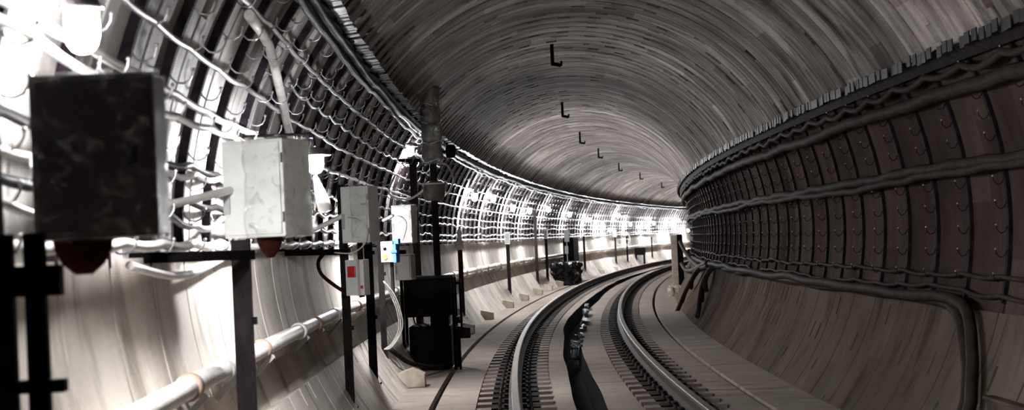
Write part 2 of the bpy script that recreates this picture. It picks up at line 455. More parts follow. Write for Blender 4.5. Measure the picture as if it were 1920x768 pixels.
# ------------------------------------------------------------------ cable brackets with hooks
def hook_mesh(double, lod=0):
    m = MB(); n = 6 if lod == 0 else 4
    one = [(0, .03), (.01, .0), (.034, -.024), (.065, -.029), (.094, -.017), (.110, .008), (.114, .03)]
    if lod: one = one[::2]
    m.tube([(x, 0, z) for x, z in one], .005, n, False)
    if lod == 0: m.ball((.114, 0, .034), .010, 6, 4)
    else: m.box((.106, -.008, .025), (.122, .008, .042))
    if double:
        m.tube([(.104 + x, 0, z - .012) for x, z in one], .005, n, False)
        if lod == 0: m.ball((.218, 0, .022), .010, 6, 4)
        else: m.box((.210, -.008, .013), (.226, .008, .03))
    return m
HK1, HK2 = hook_mesh(0).mesh('hook', M_hook), hook_mesh(1).mesh('hook', M_hook)
LANG = [147, 151, 155, 159, 162.5, 166, 169.5, 173, 176.5, 180]
def bracket_left(with_hooks):
    m = MB(); u0, z0 = uz(181); base = Vector((u0, 0, z0))
    def L(a, r): u, z = uz(a, r); return Vector((u, 0, z)) - base
    aa = frange(144.5, 182.0, 3)
    for i in range(len(aa) - 1):
        a, b = aa[i], aa[i+1]
        p = []
        for y in (-.028, .028):
            pass
        p = [L(a, -.02), L(a, .045), L(b, .045), L(b, -.02)]
        y0, y1 = Vector((0, -.028, 0)), Vector((0, .028, 0))
        m.hexa([p[0] + y0, p[1] + y0, p[1] + y1, p[0] + y1, p[3] + y0, p[2] + y0, p[2] + y1, p[3] + y1][::1])
    if with_hooks:
        up = len(m.f); m.cur = 1
        for k, a in enumerate(LANG):
            h = hook_mesh(k in (1, 2, 3, 5), 1); q = L(a, .045)
            m.add([Vector(v) + q for v in h.v], h.f)
    return m, L
mb, Lf = bracket_left(False); up_me = mb.mesh('upright', M_brk)
far_me = bracket_left(True)[0].mesh('cable_bracket', M_brk, M_hook)
u181, z181 = uz(181)
n = 0
for k in range(4, 130):
    s = RING0 + (k + .035) * RING
    if s < 4.0 or s > 128: continue
    if s < 60:
        r = root('cable_bracket', MX(s, u181, z181), 'curved black iron bracket carrying rows of steel cable hooks on the bright left wall', 'cable bracket', 'cable brackets on the left wall')
        obj('upright', up_me, r)
        for i, a in enumerate(LANG):
            q = Lf(a, .045)
            obj('hook', HK2 if ((i + k) % 3 != 0 and i in (1, 2, 3, 5)) else HK1, r, Matrix.Translation(q) @ Matrix.Rotation(random.uniform(-.25, .25), 4, 'Z'))
    else:
        o = obj('cable_bracket', far_me); o.matrix_world = MX(s, u181, z181)
        tag(o, 'far curved cable bracket among the distant lamps on the left wall', 'cable bracket', 'far cable brackets on the left wall')
# right side
u0, z0 = uz(-14)
def LR(a, r): u, z = uz(a, r); return Vector((u - u0, 0, z - z0))
m = MB(); aa = frange(-14, 25, 3)
for i in range(len(aa) - 1):
    a, b = aa[i], aa[i+1]; y0, y1 = Vector((0, -.024, 0)), Vector((0, .024, 0))
    p = [LR(a, .03), LR(a, -.03), LR(b, -.03), LR(b, .03)]
    m.hexa([p[0] + y0, p[1] + y0, p[1] + y1, p[0] + y1, p[3] + y0, p[2] + y0, p[2] + y1, p[3] + y1])
upr_me = m.mesh('upright', M_brk)
m = MB(); m.tube([(0, 0, .02), (-.02, 0, -.02), (-.05, 0, -.03), (-.075, 0, -.005), (-.08, 0, .03)], .004, 5, False); 
m.cur = 1; m.ball((-.08, 0, .032), .009, 6, 4)  # pale ball paints the lamp glint on the hook tip
rh_me = m.mesh('hook', M_brk, M_tipglint)
for k in range(4, 62):
    s = RING0 + (k + .03) * RING
    if s < 9.5: continue
    r = root('cable_bracket', MX(s, u0, z0), 'narrow black iron cable bracket with small bright hook tips on the dark right wall', 'cable bracket', 'cable brackets on the right wall')
    obj('upright', upr_me, r)
    for a in (-10, -6.3, -2.6, 1.1, 4.8, 11.5, 15, 18.2, 23):
        obj('hook', rh_me, r, Matrix.Translation(LR(a, .03)))

# ------------------------------------------------------------------ cables, pipes, trays along the tunnel
def run(name, a, r, rad, s0, s1, mat, label, cat, sag=.014, wob=.012, step=.25, sides=8, group=None, seed=0, fn=None, parent=None):
    pts = []; s = s0
    while s <= s1 + 1e-6:
        ph = (s - RING0) / RING % 1
        dz = -sag * math.sin(PI * ph) + wob * noise.noise(Vector((s * .8, seed * 7.7, .3))) * 1.6
        aa = a(s) if callable(a) else a
        u, z = uz(aa, r + .4 * wob * noise.noise(Vector((s * .6, seed * 3.3, 5))))
        pts.append(W(s, u, z + dz)); s += step if s < 60 else step * 2
    m = MB(); base = pts[0].copy(); m.tube([p - base for p in pts], rad, sides)
    o = obj(name, m.mesh(name, mat)); o.matrix_world = Matrix.Translation(base)
    return tag(o, label, cat, group)
G = 'cables along the left wall'
E_ = 132
run('cable', 158.8, .10, .015, 4.0, E_, M_cgrey, 'grey cable draped on the hooks a little above the near lamp, left wall', 'cable', group=G, seed=1)
run('cable', 164.0, .10, .019, 4.0, E_, M_cwhite, 'thick pale cable slanting just over the big dark cabinet, left wall', 'cable', .012, .012, group=G, seed=2)
run('cable', lambda s: 165.9 + .5 * math.sin(s), .13, .017, 4.5, 12.0, M_cwhite, 'short pale cable under the thick one, ending behind the pale cabinet', 'cable', group=G, seed=3)
run('cable', 150.2, .10, .017, 6.0, 30, M_cgrey, 'topmost long grey cable on the left wall hooks, below the tray', 'cable', group=G, seed=4)
run('cable', 154.4, .10, .012, 12.0, 60, M_cgrey, 'thin grey cable between the topmost cable and the lamps, left wall', 'cable', .04, group=G, seed=5)
run('cable', lambda s: 172.6 + (1.2 if s < 16 else .3) * math.sin(s * .5), .10, .016, 5.0, E_, M_cwhite, 'pale cable passing behind the middle of the left cabinets', 'cable', .03, .03, group=G, seed=6)
run('cable', 169.3, .10, .013, 14.0, E_, M_cwhite, 'thin pale cable level with the row of bulbs on the left wall', 'cable', .03, .02, group=G, seed=12)
run('cable', lambda s: 176.9 + (.5 if s < 16 else .12) * math.sin(s * 2.2), .12, .018, 5.0, E_, M_cgrey, 'wavy grey cable second above the ledge of the left wall', 'cable', .03, .03, group=G, seed=7)
run('cable', 179.6, .11, .025, 4.0, E_, M_cwhite, 'fat white cable lowest on the left wall hooks, just above the ledge', 'cable', .02, .012, group=G, seed=8)
run('cable', lambda s: 182.0 + 1.2 * math.sin((s - 7.6) * 1.3), .11, .02, 7.4, 11.2, M_cwhite, 'white cable sagging in a loop under the dark steel arm', 'cable', 0, 0, group=G, seed=9)
run('cable', 174.9, .08, .02, 5.0, 14.0, M_cblack, 'black cable in shadow behind the near left cabinets', 'cable', .02, .02, group=G, seed=10)
run('cable', 171.0, .07, .02, 5.0, 12.0, M_cblack, 'upper black cable in shadow right of the big dark cabinet', 'cable', .02, .02, group=G, seed=11)
# branch hose crossing the hooks from the tray down to the pale cabinet
P = [(9.4, 151.5), (10.0, 151.8), (10.5, 152.4), (11.0, 153.8), (11.5, 155.5), (12.07, 157.5), (12.6, 159.8), (13.3, 162.6), (13.8, 165)]
m = MB(); base = C(*P[0], .12); m.tube([C(s, a, .12) - base for s, a in P], .03, 10)
o = obj('cable', m.mesh('cable', M_cwhite)); o.matrix_world = Matrix.Translation(base)
tag(o, 'stout pale cable curving down across the hooks above the pale cabinet', 'cable', G)
# the foil wrapped cable and black bundle by the left tray
run('cable', 145.0, .15, .02, 4.0, E_, M_foil, 'crinkled foil-wrapped cable hung just under the left cable tray', 'cable', .01, .03, .16, group=G, seed=13)
run('cable', 143.3, .12, .04, 4.0, E_, M_cblack, 'thick black cable lying between the tray strip and the foil-wrapped cable', 'cable', .01, .02, group=G, seed=14)
# trays
def tray(a, sgn, s0, s1, label, plate=M_plate_strip, dark=lambda s: False):
    r = root('cable_tray', Matrix.Translation(C(s0, a, 0)), label, 'cable tray')
    inv = r.matrix_world.inverted()
    m = MB(); ss = frange(s0, s1, .5)
    pr = [(a + sgn * .2, -.01), (a + sgn * .2, .095), (a + sgn * 2.6, .09), (a + sgn * 2.6, -.01)]
    vs = [inv @ C(s, x, y) for s in ss for x, y in pr]; fs = []
    for i in range(len(ss) - 1):
        for j in range(4): q = i * 4 + j; w = i * 4 + (j + 1) % 4; fs.append((q, w, w + 4, q + 4))
    m.add(vs, fs); obj('channel', m.mesh('channel', M_brk), r)
    m = MB(); s = s0; cnt = 0
    rr = random.Random(3)
    while s < s1:
        l = .13
        if not dark(s) and rr.random() < .93:
            j1, j2 = rr.uniform(-.25, .25), rr.uniform(-.015, .01)
            r0, r1 = (.17, .10) if sgn > 0 else (.13, .165)
            c = [C(s + .012, a - sgn * 1.1 + j1, r0 + j2), C(s + l, a - sgn * 1.1 + j1, r0 + j2), C(s + l, a + sgn * .5 + j1, r1 + j2), C(s + .012, a + sgn * .5 + j1, r1 + j2)]
            d = [C(s + .012, a - sgn * 1.1 + j1, r0 - .01 + j2), C(s + l, a - sgn * 1.1 + j1, r0 - .01 + j2), C(s + l, a + sgn * .5 + j1, r1 - .01 + j2), C(s + .012, a + sgn * .5 + j1, r1 - .01 + j2)]
            if cnt < 100:
                q = MB(); q.hexa([inv @ p for p in d + c]); obj('tray_clip', q.mesh('tray_clip', plate), r); cnt += 1
            else: m.hexa([inv @ p for p in d + c])
        s += .15
    cs = obj('tray_clip', m.mesh('tray_clip', plate), r); cs['kind'] = 'stuff'
    s = s0; cnt = 0
    while s < s1 and cnt < 100:
        m = MB(); m.beam(inv @ C(s, a, -.02), inv @ C(s, a + sgn * .6, .14), .03, .03); obj('tray_arm', m.mesh('tray_arm', M_brk), r); s += RING; cnt += 1
tray(141.0, 1, 4.0, 132.0, 'long black cable tray with a strip of shiny clips along the upper left')
tray(27.0, -1, 9.0, 62.0, 'long black cable tray edged with pale clips high on the right wall', M_clipdark)
# right wall
G = 'cables along the right wall'
run('cable', 23.8, .10, .028, 9.0, 60, M_cdark, 'dark cable hanging loosely right under the right tray', 'cable', .05, .03, group=G, seed=20)
run('cable', 20.4, .12, .055, 8.5, 60, M_cdark, 'thick dark cable, uppermost heavy one across the right wall brackets', 'cable', .012, .02, group=G, seed=21)
run('cable', 8.3, .13, .045, 8.5, 60, M_cdark, 'thick dark cable across the middle of the right wall', 'cable', .012, .02, group=G, seed=22)
run('cable', lambda s: 7.1 + .3 * math.sin(s * .6), .15, .035, 8.5, 60, M_cdark, 'thinner dark cable slung beneath the middle one on the right wall', 'cable', .012, .02, group=G, seed=23)
run('cable', -10.0, .06, .018, 8.5, 60, M_cdark, 'thin dark cable crossing the lower ends of the right brackets, upper of two', 'cable', .02, .02, group=G, seed=24)
run('cable', -12.7, .06, .018, 8.5, 60, M_cdark, 'thin dark cable just above the right ledge bundle, lower of two', 'cable', .02, .03, group=G, seed=25)
for j, (q, lab) in enumerate(((0, 'heavy dark cable on the right ledge bending down to the floor, left one'), (1, 'heavy dark cable on the right ledge bending down to the floor, right one'))):
    pts = []
    s = 60.0
    while s > 14.2 - .45 * j * 0:
        ph = noise.noise(Vector((s * .5, j * 9, 1)))
        a = -14.9 + .9 * ph + .45 * j
        pts.append(C(s, a, .10 + .045 * j + .03 * noise.noise(Vector((s * .7, 4, j * 5))))); s -= .4
    if j == 0: tail = [(13.68, -14.9), (13.35, -15.4), (13.1, -16.6), (12.9, -18.6), (12.7, -21.5), (12.4, -25), (12.1, -30), (11.9, -36), (11.8, -39)]
    else: tail = [(13.7, -14.2), (13.2, -14.4), (12.85, -15.2), (12.65, -16.8), (12.5, -19), (12.2, -24), (11.85, -30), (11.6, -36), (11.5, -39)]
    pts += [C(s, a, .09 + .04 * j) for s, a in tail]
    m = MB(); base = pts[0].copy(); m.tube([p - base for p in pts], .045, 10)
    o = obj('cable', m.mesh('cable', M_cdark)); o.matrix_world = Matrix.Translation(base); tag(o, lab, 'cable', G)

# white pipe with bands on the left lower wall
def pipe_path(s): return C(s, 194.9, .13)
r = root('water_pipe', Matrix.Translation(pipe_path(2.5)), 'long white painted pipe running low along the left wall', 'pipe')
inv = r.matrix_world.inverted()
m = MB(); m.tube([inv @ pipe_path(s) for s in frange(2.5, 130, .5)], .052, 16); obj('pipe_body', m.mesh('pipe_body', M_pipe), r)
s = 4.2; k = 0
while s < 60:
    m = MB(); m.tube([inv @ pipe_path(s + d) for d in (-.05, -.045, .045, .05)], [.053, .066, .066, .053], 16)
    o = obj('pipe_collar', m.mesh('pipe_collar', M_band if k % 2 == 0 else M_pipe), r)
    if k % 2 == 0: o['label'] = 'rust-stained collar'
    m = MB(); q = C(s + .25, 195.2, .0); m.beam(inv @ q, inv @ C(s + .25, 196.2, .14), .05, .03); m.beam(inv @ C(s + .25, 198.2, .0), inv @ C(s + .25, 196.4, .16), .04, .03)
    obj('pipe_bracket', m.mesh('pipe_bracket', M_grey), r)
    s += (1.7, 2.3, 1.2)[k % 3]; k += 1

# ------------------------------------------------------------------ lamps
def lamp_meshes(kind):
    body = MB(); 
    if kind == 'cap':
        body.lathe([(.001, .235), (.035, .235), (.05, .215), (.062, .195), (.07, .175), (.07, .160), (.055, .158)], n=24)
        for a in (0, PI): body.ball((.078 * math.cos(a), .078 * math.sin(a), .166), .008, 8, 6); body.tube([(.06 * math.cos(a), .06 * math.sin(a), .166), (.078 * math.cos(a), .078 * math.sin(a), .166)], .005, 8)
    elif kind == 'hood':
        body.lathe([(.001, .20), (.03, .20), (.05, .185), (.135, .085), (.132, .08), (.05, .170)], n=24)  # deep hood added to keep lamp light off the near ceiling
    else:
        body.lathe([(.001, .20), (.03, .20), (.045, .19), (.10, .180), (.125, .138), (.122, .133), (.09, .168), (.05, .168)], n=24)
    g = MB(); g.lathe([(.056, .160), (.060, .15), (.062, .11), (.0615, .065), (.054, .032), (.036, .009), (.018, .001), (.001, 0)], n=20)
    st = MB(); st.tube([(0, 0, .2), (0, 0, .3), (-.05, 0, .34), (-.16, 0, .35)], .012, 8)
    return body.mesh('lamp_cap', M_pad), g.mesh('lamp_globe', M_glow), st.mesh('lamp_arm', M_brk)
LC, LS, LH = lamp_meshes('cap'), lamp_meshes('shade'), lamp_meshes('hood')
SMALL = Matrix.Scale(.62, 4)
FARG = LC[1].copy(); FARG.materials.clear(); FARG.materials.append(M_glow3)
LAMPS = [(5.6, -2.345, 2.085, 'near', 'glaring bulkhead lamp right above the big dark cabinet, nearest of all the lamps'),
 (7.4, -2.50, 1.80, 'hood', 'unseen fill lamp added behind the big dark cabinet to brighten the wall'),  # unseen lamp, added to brighten the lower left wall
 (10.5, -2.0, 1.885, 'small', 'lit lamp with a flat shade beside the top of the pale cabinet'),
 (18.9, -2.36, 1.70, 'hood', 'lamp tucked behind the film-wrapped middle cabinet, lighting the wall there'),
 (24.94, -2.25, 2.70, 'shade', 'lit lamp above a post, left of the tall wrapped signal'),
 (38.0, -2.25, 2.33, 'cap', 'lit lamp right of the wrapped signal, leftmost of the distant row'),
 (42.8, -2.25, 2.40, 'cap', 'lit lamp in the distant row, second from its left end'),
 (48.4, -2.25, 2.25, 'cap', 'lit lamp in the distant row, third from its left end'),
 (53.7, -2.25, 2.24, 'cap', 'lit lamp in the distant row, fourth from its left end'),
 (60.1, -2.25, 2.36, 'cap', 'lit lamp in the distant row, fifth from its left end'),
 (68.0, -2.25, 2.26, 'cap', 'small lit lamp in the distant row, sixth from its left end'),
 (75.7, -2.25, 2.10, 'cap', 0), (81.1, -2.25, 1.9, 'cap', 0), (88.06, -2.25, 2.36, 'cap', 0), (93.0, -2.25, 1.93, 'cap', 0), (100.2, -2.25, 1.8, 'cap', 0),
 (103.5, -2.25, 2.0, 'cap', 0), (109.2, -2.25, 1.3, 'cap', 0), (111.2, -2.25, 2.0, 'cap', 0), (115.0, -2.25, 2.15, 'cap', 0), (119.0, -2.25, 1.5, 'cap', 0), (84, -2.25, 1.65, 'cap', 0)]
for (s, u, z, kind, lab) in LAMPS:
    r = root('tunnel_lamp', MX(s, u, z), lab or 'tiny glaring lamp in the blaze of lamps at the far end of the curve', 'lamp', 'lamps along the left wall' if lab else 'farthest lamps on the left wall')
    a, b, c = LC if kind == 'cap' else LS
    if kind == 'small': a, b, c = LS; b = b.copy(); b.materials.clear(); b.materials.append(M_glow3)
    if kind == 'hood': a, b, c = LH

    if kind == 'near': a, b, c = LC; b = b.copy(); b.materials.clear(); b.materials.append(M_glow2); r.scale = (.88, .88, .88)
    if s > 35: b = FARG
    if kind == 'small': r.scale = (.8, .8, .8)
    obj('lamp_cap', a, r); obj('lamp_globe', b, r)
    m = MB(); du = -(u - (UC - math.sqrt(RT**2 - (z + .3 - ZC)**2))) + .03
    m.tube([(0, 0, .19), (0, 0, .27), (-.03, 0, .30), (du, 0, .30)], .011, 6)
    obj('lamp_arm', m.mesh('lamp_arm', M_brk), r)

# ------------------------------------------------------------------ ceiling hooks
m = MB(); m.beam((0, 0, 0), (0, 0, .30), .05, .05); hs = m.mesh('stem', M_black)
m = MB(); m.beam((-.02, 0, .018), (.12, 0, -.012), .05, .05); m.beam((.12, 0, -.02), (.125, 0, .05), .03, .04); ht = m.mesh('foot', M_black)
for k, (s, u, nm) in enumerate(((24.6, -.16, 'nearest and largest'), (35.2, -.17, 'second nearest'), (45.4, -.17, 'third nearest'), (54.4, -.1, 'fourth nearest'), (66.0, -.12, 'fifth nearest'), (77.3, -.1, 'sixth nearest'), (92.0, -.4, 'farthest'))):
    top = ZC + math.sqrt(RT**2 - (u - UC)**2)
    r = root('ceiling_hook', MX(s, u, top - .29), 'black L-shaped hook hanging from the tunnel crown, %s of the line' % nm, 'hook', 'hooks along the tunnel crown')
    obj('stem', hs, r); obj('foot', ht, r)

# ------------------------------------------------------------------ left equipment
def wall_u(z, r=0): return UC - math.sqrt(max(0, (RT - r)**2 - (z - ZC)**2))
def wall_z(u, r=0): return ZC - math.sqrt(max(0, (RT - r)**2 - (u - UC)**2))

# big dark cabinet
r = root('electrical_cabinet', MX(5.05, -2.20, 1.49), 'big dark cabinet under a dusty clear film, hung on the nearest black frame', 'cabinet')
m = MB(); m.box((-.173, -.11, .0), (.173, .11, .462)); obj('cabinet_body', m.mesh('cabinet_body', M_cabdark), r, bevel=.008)
m = MB(); m.box((-.158, -.125, .015), (.158, -.112, .447)); obj('door', m.mesh('door', M_cabdark), r, bevel=.004)
m = MB(); m.box((.10, -.14, .2), (.125, -.125, .27)); obj('handle', m.mesh('handle', M_black), r, bevel=.003)
m = MB(); m.crumple((-.178, -.145, -.01), (.178, .115, .468), 26, .008, 3); obj('plastic_film', m.mesh('plastic_film', M_film), r)
m = MB()
m.lathe([(.085, 0), (.082, -.03), (.06, -.07), (.025, -.1), (.001, -.1)], (-.06, 0, -.0), 18)
o = obj('cable_gland', m.mesh('cable_gland', M_rust), r); o['label'] = 'rusty red bowl-shaped cable entry'
# frame
r = root('equipment_frame', MX(4.75, -2.33, .35), 'nearest black steel frame of two uprights and crossbars, below the dark cabinet', 'frame')
def zf(z): return z - .35
for x in (-.085, .0):
    m = MB(); x0 = x; zb = wall_z(-2.33 + x, -.0) - .35
    m.box((x0 - .028, -.02, zb), (x0 + .028, .02, zf(1.51))); obj('upright', m.mesh('upright', M_black), r, bevel=.003)
for z, x1, x2, h in ((1.395, -.24, .07, .055), (1.355, -.11, .07, .03), (1.10, -.115, .07, .035), (1.755, -.17, -.09, .05), (1.62, -.17, -.09, .03)):
    m = MB(); m.box((max(x1, wall_u(z) + 2.33 + .01), -.028, zf(z) - h / 2), (x2, .028, zf(z) + h / 2)); obj('crossbar', m.mesh('crossbar', M_black), r, bevel=.003)
m = MB(); m.box((-.14, -.03, zf(1.5)), (-.085, .03, zf(1.99))); obj('back_rail', m.mesh('back_rail', M_black), r, bevel=.003)

def post(s, u, z1, w, lab, arm=None, mat=M_post, label_arm=None, group='steel posts along the left wall'):
    zb = wall_z(u + w * .5) + .03
    r = root('steel_post', MX(s, u, zb), lab, 'post', group)
    m = MB(); h = z1 - zb
    m.box((-w/2, -w*.35, -.04), (-w/2 + .008, w*.35, h)); m.box((w/2 - .008, -w*.35, -.04), (w/2, w*.35, h)); m.box((-w/2 + .008, -w*.35, -.04), (w/2 - .008, -w*.35 + .008, h))
    obj('post_channel', m.mesh('post_channel', mat), r)
    m = MB(); m.box((-w*.9, -w*.8, -.06), (w*.9, w*.8, -.03 + .02)); obj('base_plate', m.mesh('base_plate', mat), r)
    for k in range(2 if s < 30 else 0):
        m = MB(); zc = h * (.35 + .35 * k); m.box((w/2, -.02, zc - .02), (w/2 + .022, .02, zc + .02)); obj('bolt', m.mesh('bolt', mat), r)
    if arm:
        a0, a1 = arm
        inv = r.matrix_world.inverted()
        m = MB(); m.beam(inv @ W(*a0), inv @ W(*a1), .045, .05); obj('arm', m.mesh('arm', M_black), r, bevel=.003)
    return r
post(9.2, -2.30, 1.50, .095, 'stout dark steel post holding up the pale cabinet, nearest single post', ((9.15, -2.24, 1.42), (8.0, wall_u(1.4, -.02), 1.43)))
post(15.6, -2.26, 2.0, .075, 'dark post left of the small box with the red switch', ((15.55, -2.24, 1.40), (14.0, wall_u(1.4, -.02), 1.42)))
post(18.3, -2.26, 1.95, .085, 'straight black post just right of the box with the red switch', mat=M_black)
post(20.3, -2.30, 1.55, .065, 'slim grey-brown post behind the looped white cables', ((20.3, -2.3, 1.36), (20.3, -2.0, 1.36)))
p6 = post(24.3, -2.16, 2.62, .10, 'tall dark post beside the wrapped signal, a lamp above its head', ((24.3, -2.05, 2.60), (24.3, wall_u(2.6, -.01), 2.62)))
for s, z1, lab in ((33.9, 1.3, 'rusty post with a pale bag on its head, right of the black machine'), (46.2, 1.35, 'dark post with a white box on top, right of the rusty one'),
                   (55.2, 2.35, 'tall pale-lit post running up the wall to the lamps'), (58.7, 1.45, 'short dark post right of the tall pale-lit one'),
                   (73.0, 1.5, 'thin post left of the distant wheel on the wall'), (86.0, 1.4, 'thin dark post left of the distant wheel and black box'),
                   (91.0, 1.4, 'thin dark post just left of the distant black box'), (102, 1.3, 'thin dark post right of the distant black box'), (112, 1.3, 'farthest thin post before the right-hand pillar')):
    post(s, -2.24, z1, .09, lab, mat=M_rust if s == 33.9 else M_post)
# pale cabinet
def cabinet(s, u, z, w, d, h, yaw, label, mats=(M_cab, M_cab), filmy=True, seed=1, gland=True):
    r = root('electrical_cabinet', MX(s, u, z, yaw), label, 'cabinet')
    m = MB(); m.box((-w/2, -d/2, 0), (w/2, d/2, h)); obj('cabinet_body', m.mesh('cabinet_body', mats[0]), r, bevel=.008)
    m = MB(); m.box((-w/2 + .015, -d/2 - .014, .015), (w/2 - .015, -d/2 - .001, h - .015)); dr = obj('door', m.mesh('door', mats[1]), r, bevel=.004)
    m = MB(); m.box((-w*.46, -d/2 - .03, h*.25), (-w*.36, -d/2 - .012, h*.52)); obj('handle', m.mesh('handle', M_grey), dr, bevel=.003)
    m = MB(); m.box((w/2 - .012, -d/2 - .022, h*.15), (w/2, -d/2, h*.25)); m.box((w/2 - .012, -d/2 - .022, h*.75), (w/2, -d/2, h*.85)); obj('hinge', m.mesh('hinge', M_grey), r)
    if filmy:
        m = MB(); m.crumple((-w*.1, -d/2 - .04, -.01), (w/2 + .012, d/2 + .012, h + .012), 24, .012, seed); obj('plastic_film', m.mesh('plastic_film', M_film), r)
    if gland:
        m = MB(); m.lathe([(.07, 0), (.066, -.03), (.05, -.07), (.02, -.11), (.001, -.11)], (-.0, 0, 0), 16); o = obj('cable_gland', m.mesh('cable_gland', M_rust), r); o['label'] = 'rusty red bowl-shaped cable entry'
    return r
cabinet(9.5, -2.18, 1.51, .36, .34, .52, -.36, 'pale upright cabinet half covered by clear film, between two bright lamps', seed=2)
cabinet(15.2, -2.07, 1.475, .25, .28, .485, -.25, 'pale film-wrapped cabinet above the small box with the red switch', seed=5, gland=False)
cabinet(20.5, -2.02, 1.465, .24, .25, .44, -.2, 'small pale cabinet above the blue-edged control box', seed=8, gland=False)
# red switch box
r = root('switch_box', MX(15.25, -2.12, 1.02, -.3), 'small off-white switch box with a square red button, below a wrapped cabinet', 'switch box')
m = MB(); m.box((-.085, -.07, 0), (.085, .07, .31)); obj('box_body', m.mesh('box_body', M_cab), r, bevel=.006)
m = MB(); m.box((.03, -.078, .0), (.05, -.069, .31)); obj('cover_seam', m.mesh('cover_seam', M_grey), r)
m = MB(); m.box((-.06, -.09, .16), (.015, -.07, .255)); obj('red_button', m.mesh('red_button', M_red), r, bevel=.006)
m = MB(); m.box((.055, -.08, .06), (.075, -.07, .085)); obj('red_mark', m.mesh('red_mark', M_red), r)
m = MB(); m.box((-.02, .07, -.02), (.02, .1, .46)); obj('mounting_strap', m.mesh('mounting_strap', M_post), r)
# hoses around it
def hose(pts, rad, mat, label, name='cable', cat='cable', n=8, group=None, smooth=4):
    P = [W(*p) for p in pts]; Q = []
    for i in range(len(P) - 1):
        p0, p1, p2, p3 = P[max(i-1, 0)], P[i], P[i+1], P[min(i+2, len(P)-1)]
        for k in range(smooth):
            t = k / smooth
            Q.append(.5 * ((2*p1) + (-p0 + p2)*t + (2*p0 - 5*p1 + 4*p2 - p3)*t*t + (-p0 + 3*p1 - 3*p2 + p3)*t**3))
    Q.append(P[-1]); b = Q[0].copy()
    m = MB(); m.tube([q - b for q in Q], rad, n)
    o = obj(name, m.mesh(name, mat)); o.matrix_world = Matrix.Translation(b)
    return tag(o, label, cat, group)
hose([(15.3, -2.38, 1.42), (15.3, -2.46, 1.33), (15.3, -2.44, 1.22), (15.25, -2.33, 1.12), (15.2, -2.24, 1.06)], .016, M_rust, 'rusty bent conduit entering the red-button box from the left', 'conduit', 'conduit')
hose([(8.15, wall_u(1.72, .1), 1.66), (8.6, -2.52, 1.69), (9.1, -2.42, 1.74), (9.4, -2.36, 1.77)], .022, M_pipe, 'pale conduit rising to the left side of the pale cabinet', 'conduit', 'conduit')
hose([(15.0, -2.62, 1.55), (15.1, -2.38, 1.64), (15.1, -2.18, 1.73)], .022, M_pipe, 'pale conduit slanting up to the film-wrapped middle cabinet', 'conduit', 'conduit')
hose([(20.3, -2.26, 1.73), (20.3, -2.14, 1.79)], .016, M_pipe, 'short pale conduit on the small cabinet above the blue-edged box', 'conduit', 'conduit')
hose([(15.0, -2.16, 1.70), (14.98, -2.06, 1.68), (14.98, -2.0, 1.58), (14.98, -2.03, 1.46), (15.0, -2.14, 1.39), (15.1, -2.3, 1.40)], .006, M_cwhite, 'thin white wire looping over the film-wrapped middle cabinet', 'cable', 'cable')
hose([(20.3, -2.1, 1.78), (20.28, -2.03, 1.75), (20.28, -2.0, 1.66), (20.3, -2.05, 1.5)], .006, M_cwhite, 'thin white wire looping on the small cabinet above the control box', 'cable', 'cable')
for k in range(3):
    hose([(19.4, -2.2 , 1.05), (19.5, -2.14 + .02 * k, .9), (19.6, -2.08 + .02 * k, .7), (19.7, -2.08 + .02 * k, .5), (19.8, -2.17, .34 - .02 * k), (19.9, -2.27, .27)], .007, M_cwhite,
         'thin white wire hanging in a long loop beside the black machine, %s of three' % ('inner', 'middle', 'outer')[k], 'cable', 'cable', group='hanging white wires')
# white tapered sleeve below the lamp
r = root('plastic_sleeve', MX(10.5, -1.965, 1.655), 'bright white tapering plastic sleeve hanging below the shaded lamp', 'sleeve')
m = MB(); T = Matrix.Rotation(-.27, 4, 'Y'); mm = MB(); mm.lathe([(.034, 0), (.044, .02), (.040, .07), (.030, .13), (.02, .18), (.012, .225)], n=14, wob=.2)
m.add([T @ Vector(v) + Vector((.02, 0, 0)) for v in mm.v], mm.f, True)
obj('sleeve_body', m.mesh('sleeve_body', M_cwhite), r)
# blue-edged control box
r = root('control_box', MX(19.9, -2.16, 1.255, -.25), 'small grey control box with blue edge and orange button', 'control box')
m = MB(); m.box((-.085, -.06, 0), (.06, .06, .235)); obj('box_body', m.mesh('box_body', M_grey), r, bevel=.006)
m = MB(); m.box((.061, -.07, -.01), (.10, .065, .20)); m.box((.04, -.09, .10), (.115, -.06, .135)); m.box((.07, -.06, .2), (.13, .02, .26)); obj('blue_cover', m.mesh('blue_cover', M_blue), r, bevel=.005)
m = MB(); m.tube([(-.03, -.06, .06), (-.03, -.085, .06)], .03, 16); obj('orange_button', m.mesh('orange_button', M_orange), r)
m = MB(); m.tube([(-.03, -.06, .15), (-.03, -.078, .15)], .018, 12); obj('black_button', m.mesh('black_button', M_black), r)
m = MB(); m.box((-.02, .06, -.35), (.01, .1, .2)); obj('mounting_strap', m.mesh('mounting_strap', M_post), r)
cabinet(20.6, -2.04, 1.03, .20, .2, .30, -.2, 'narrow grey box hung below the blue-edged control box', (M_grey, M_grey), False, gland=False)

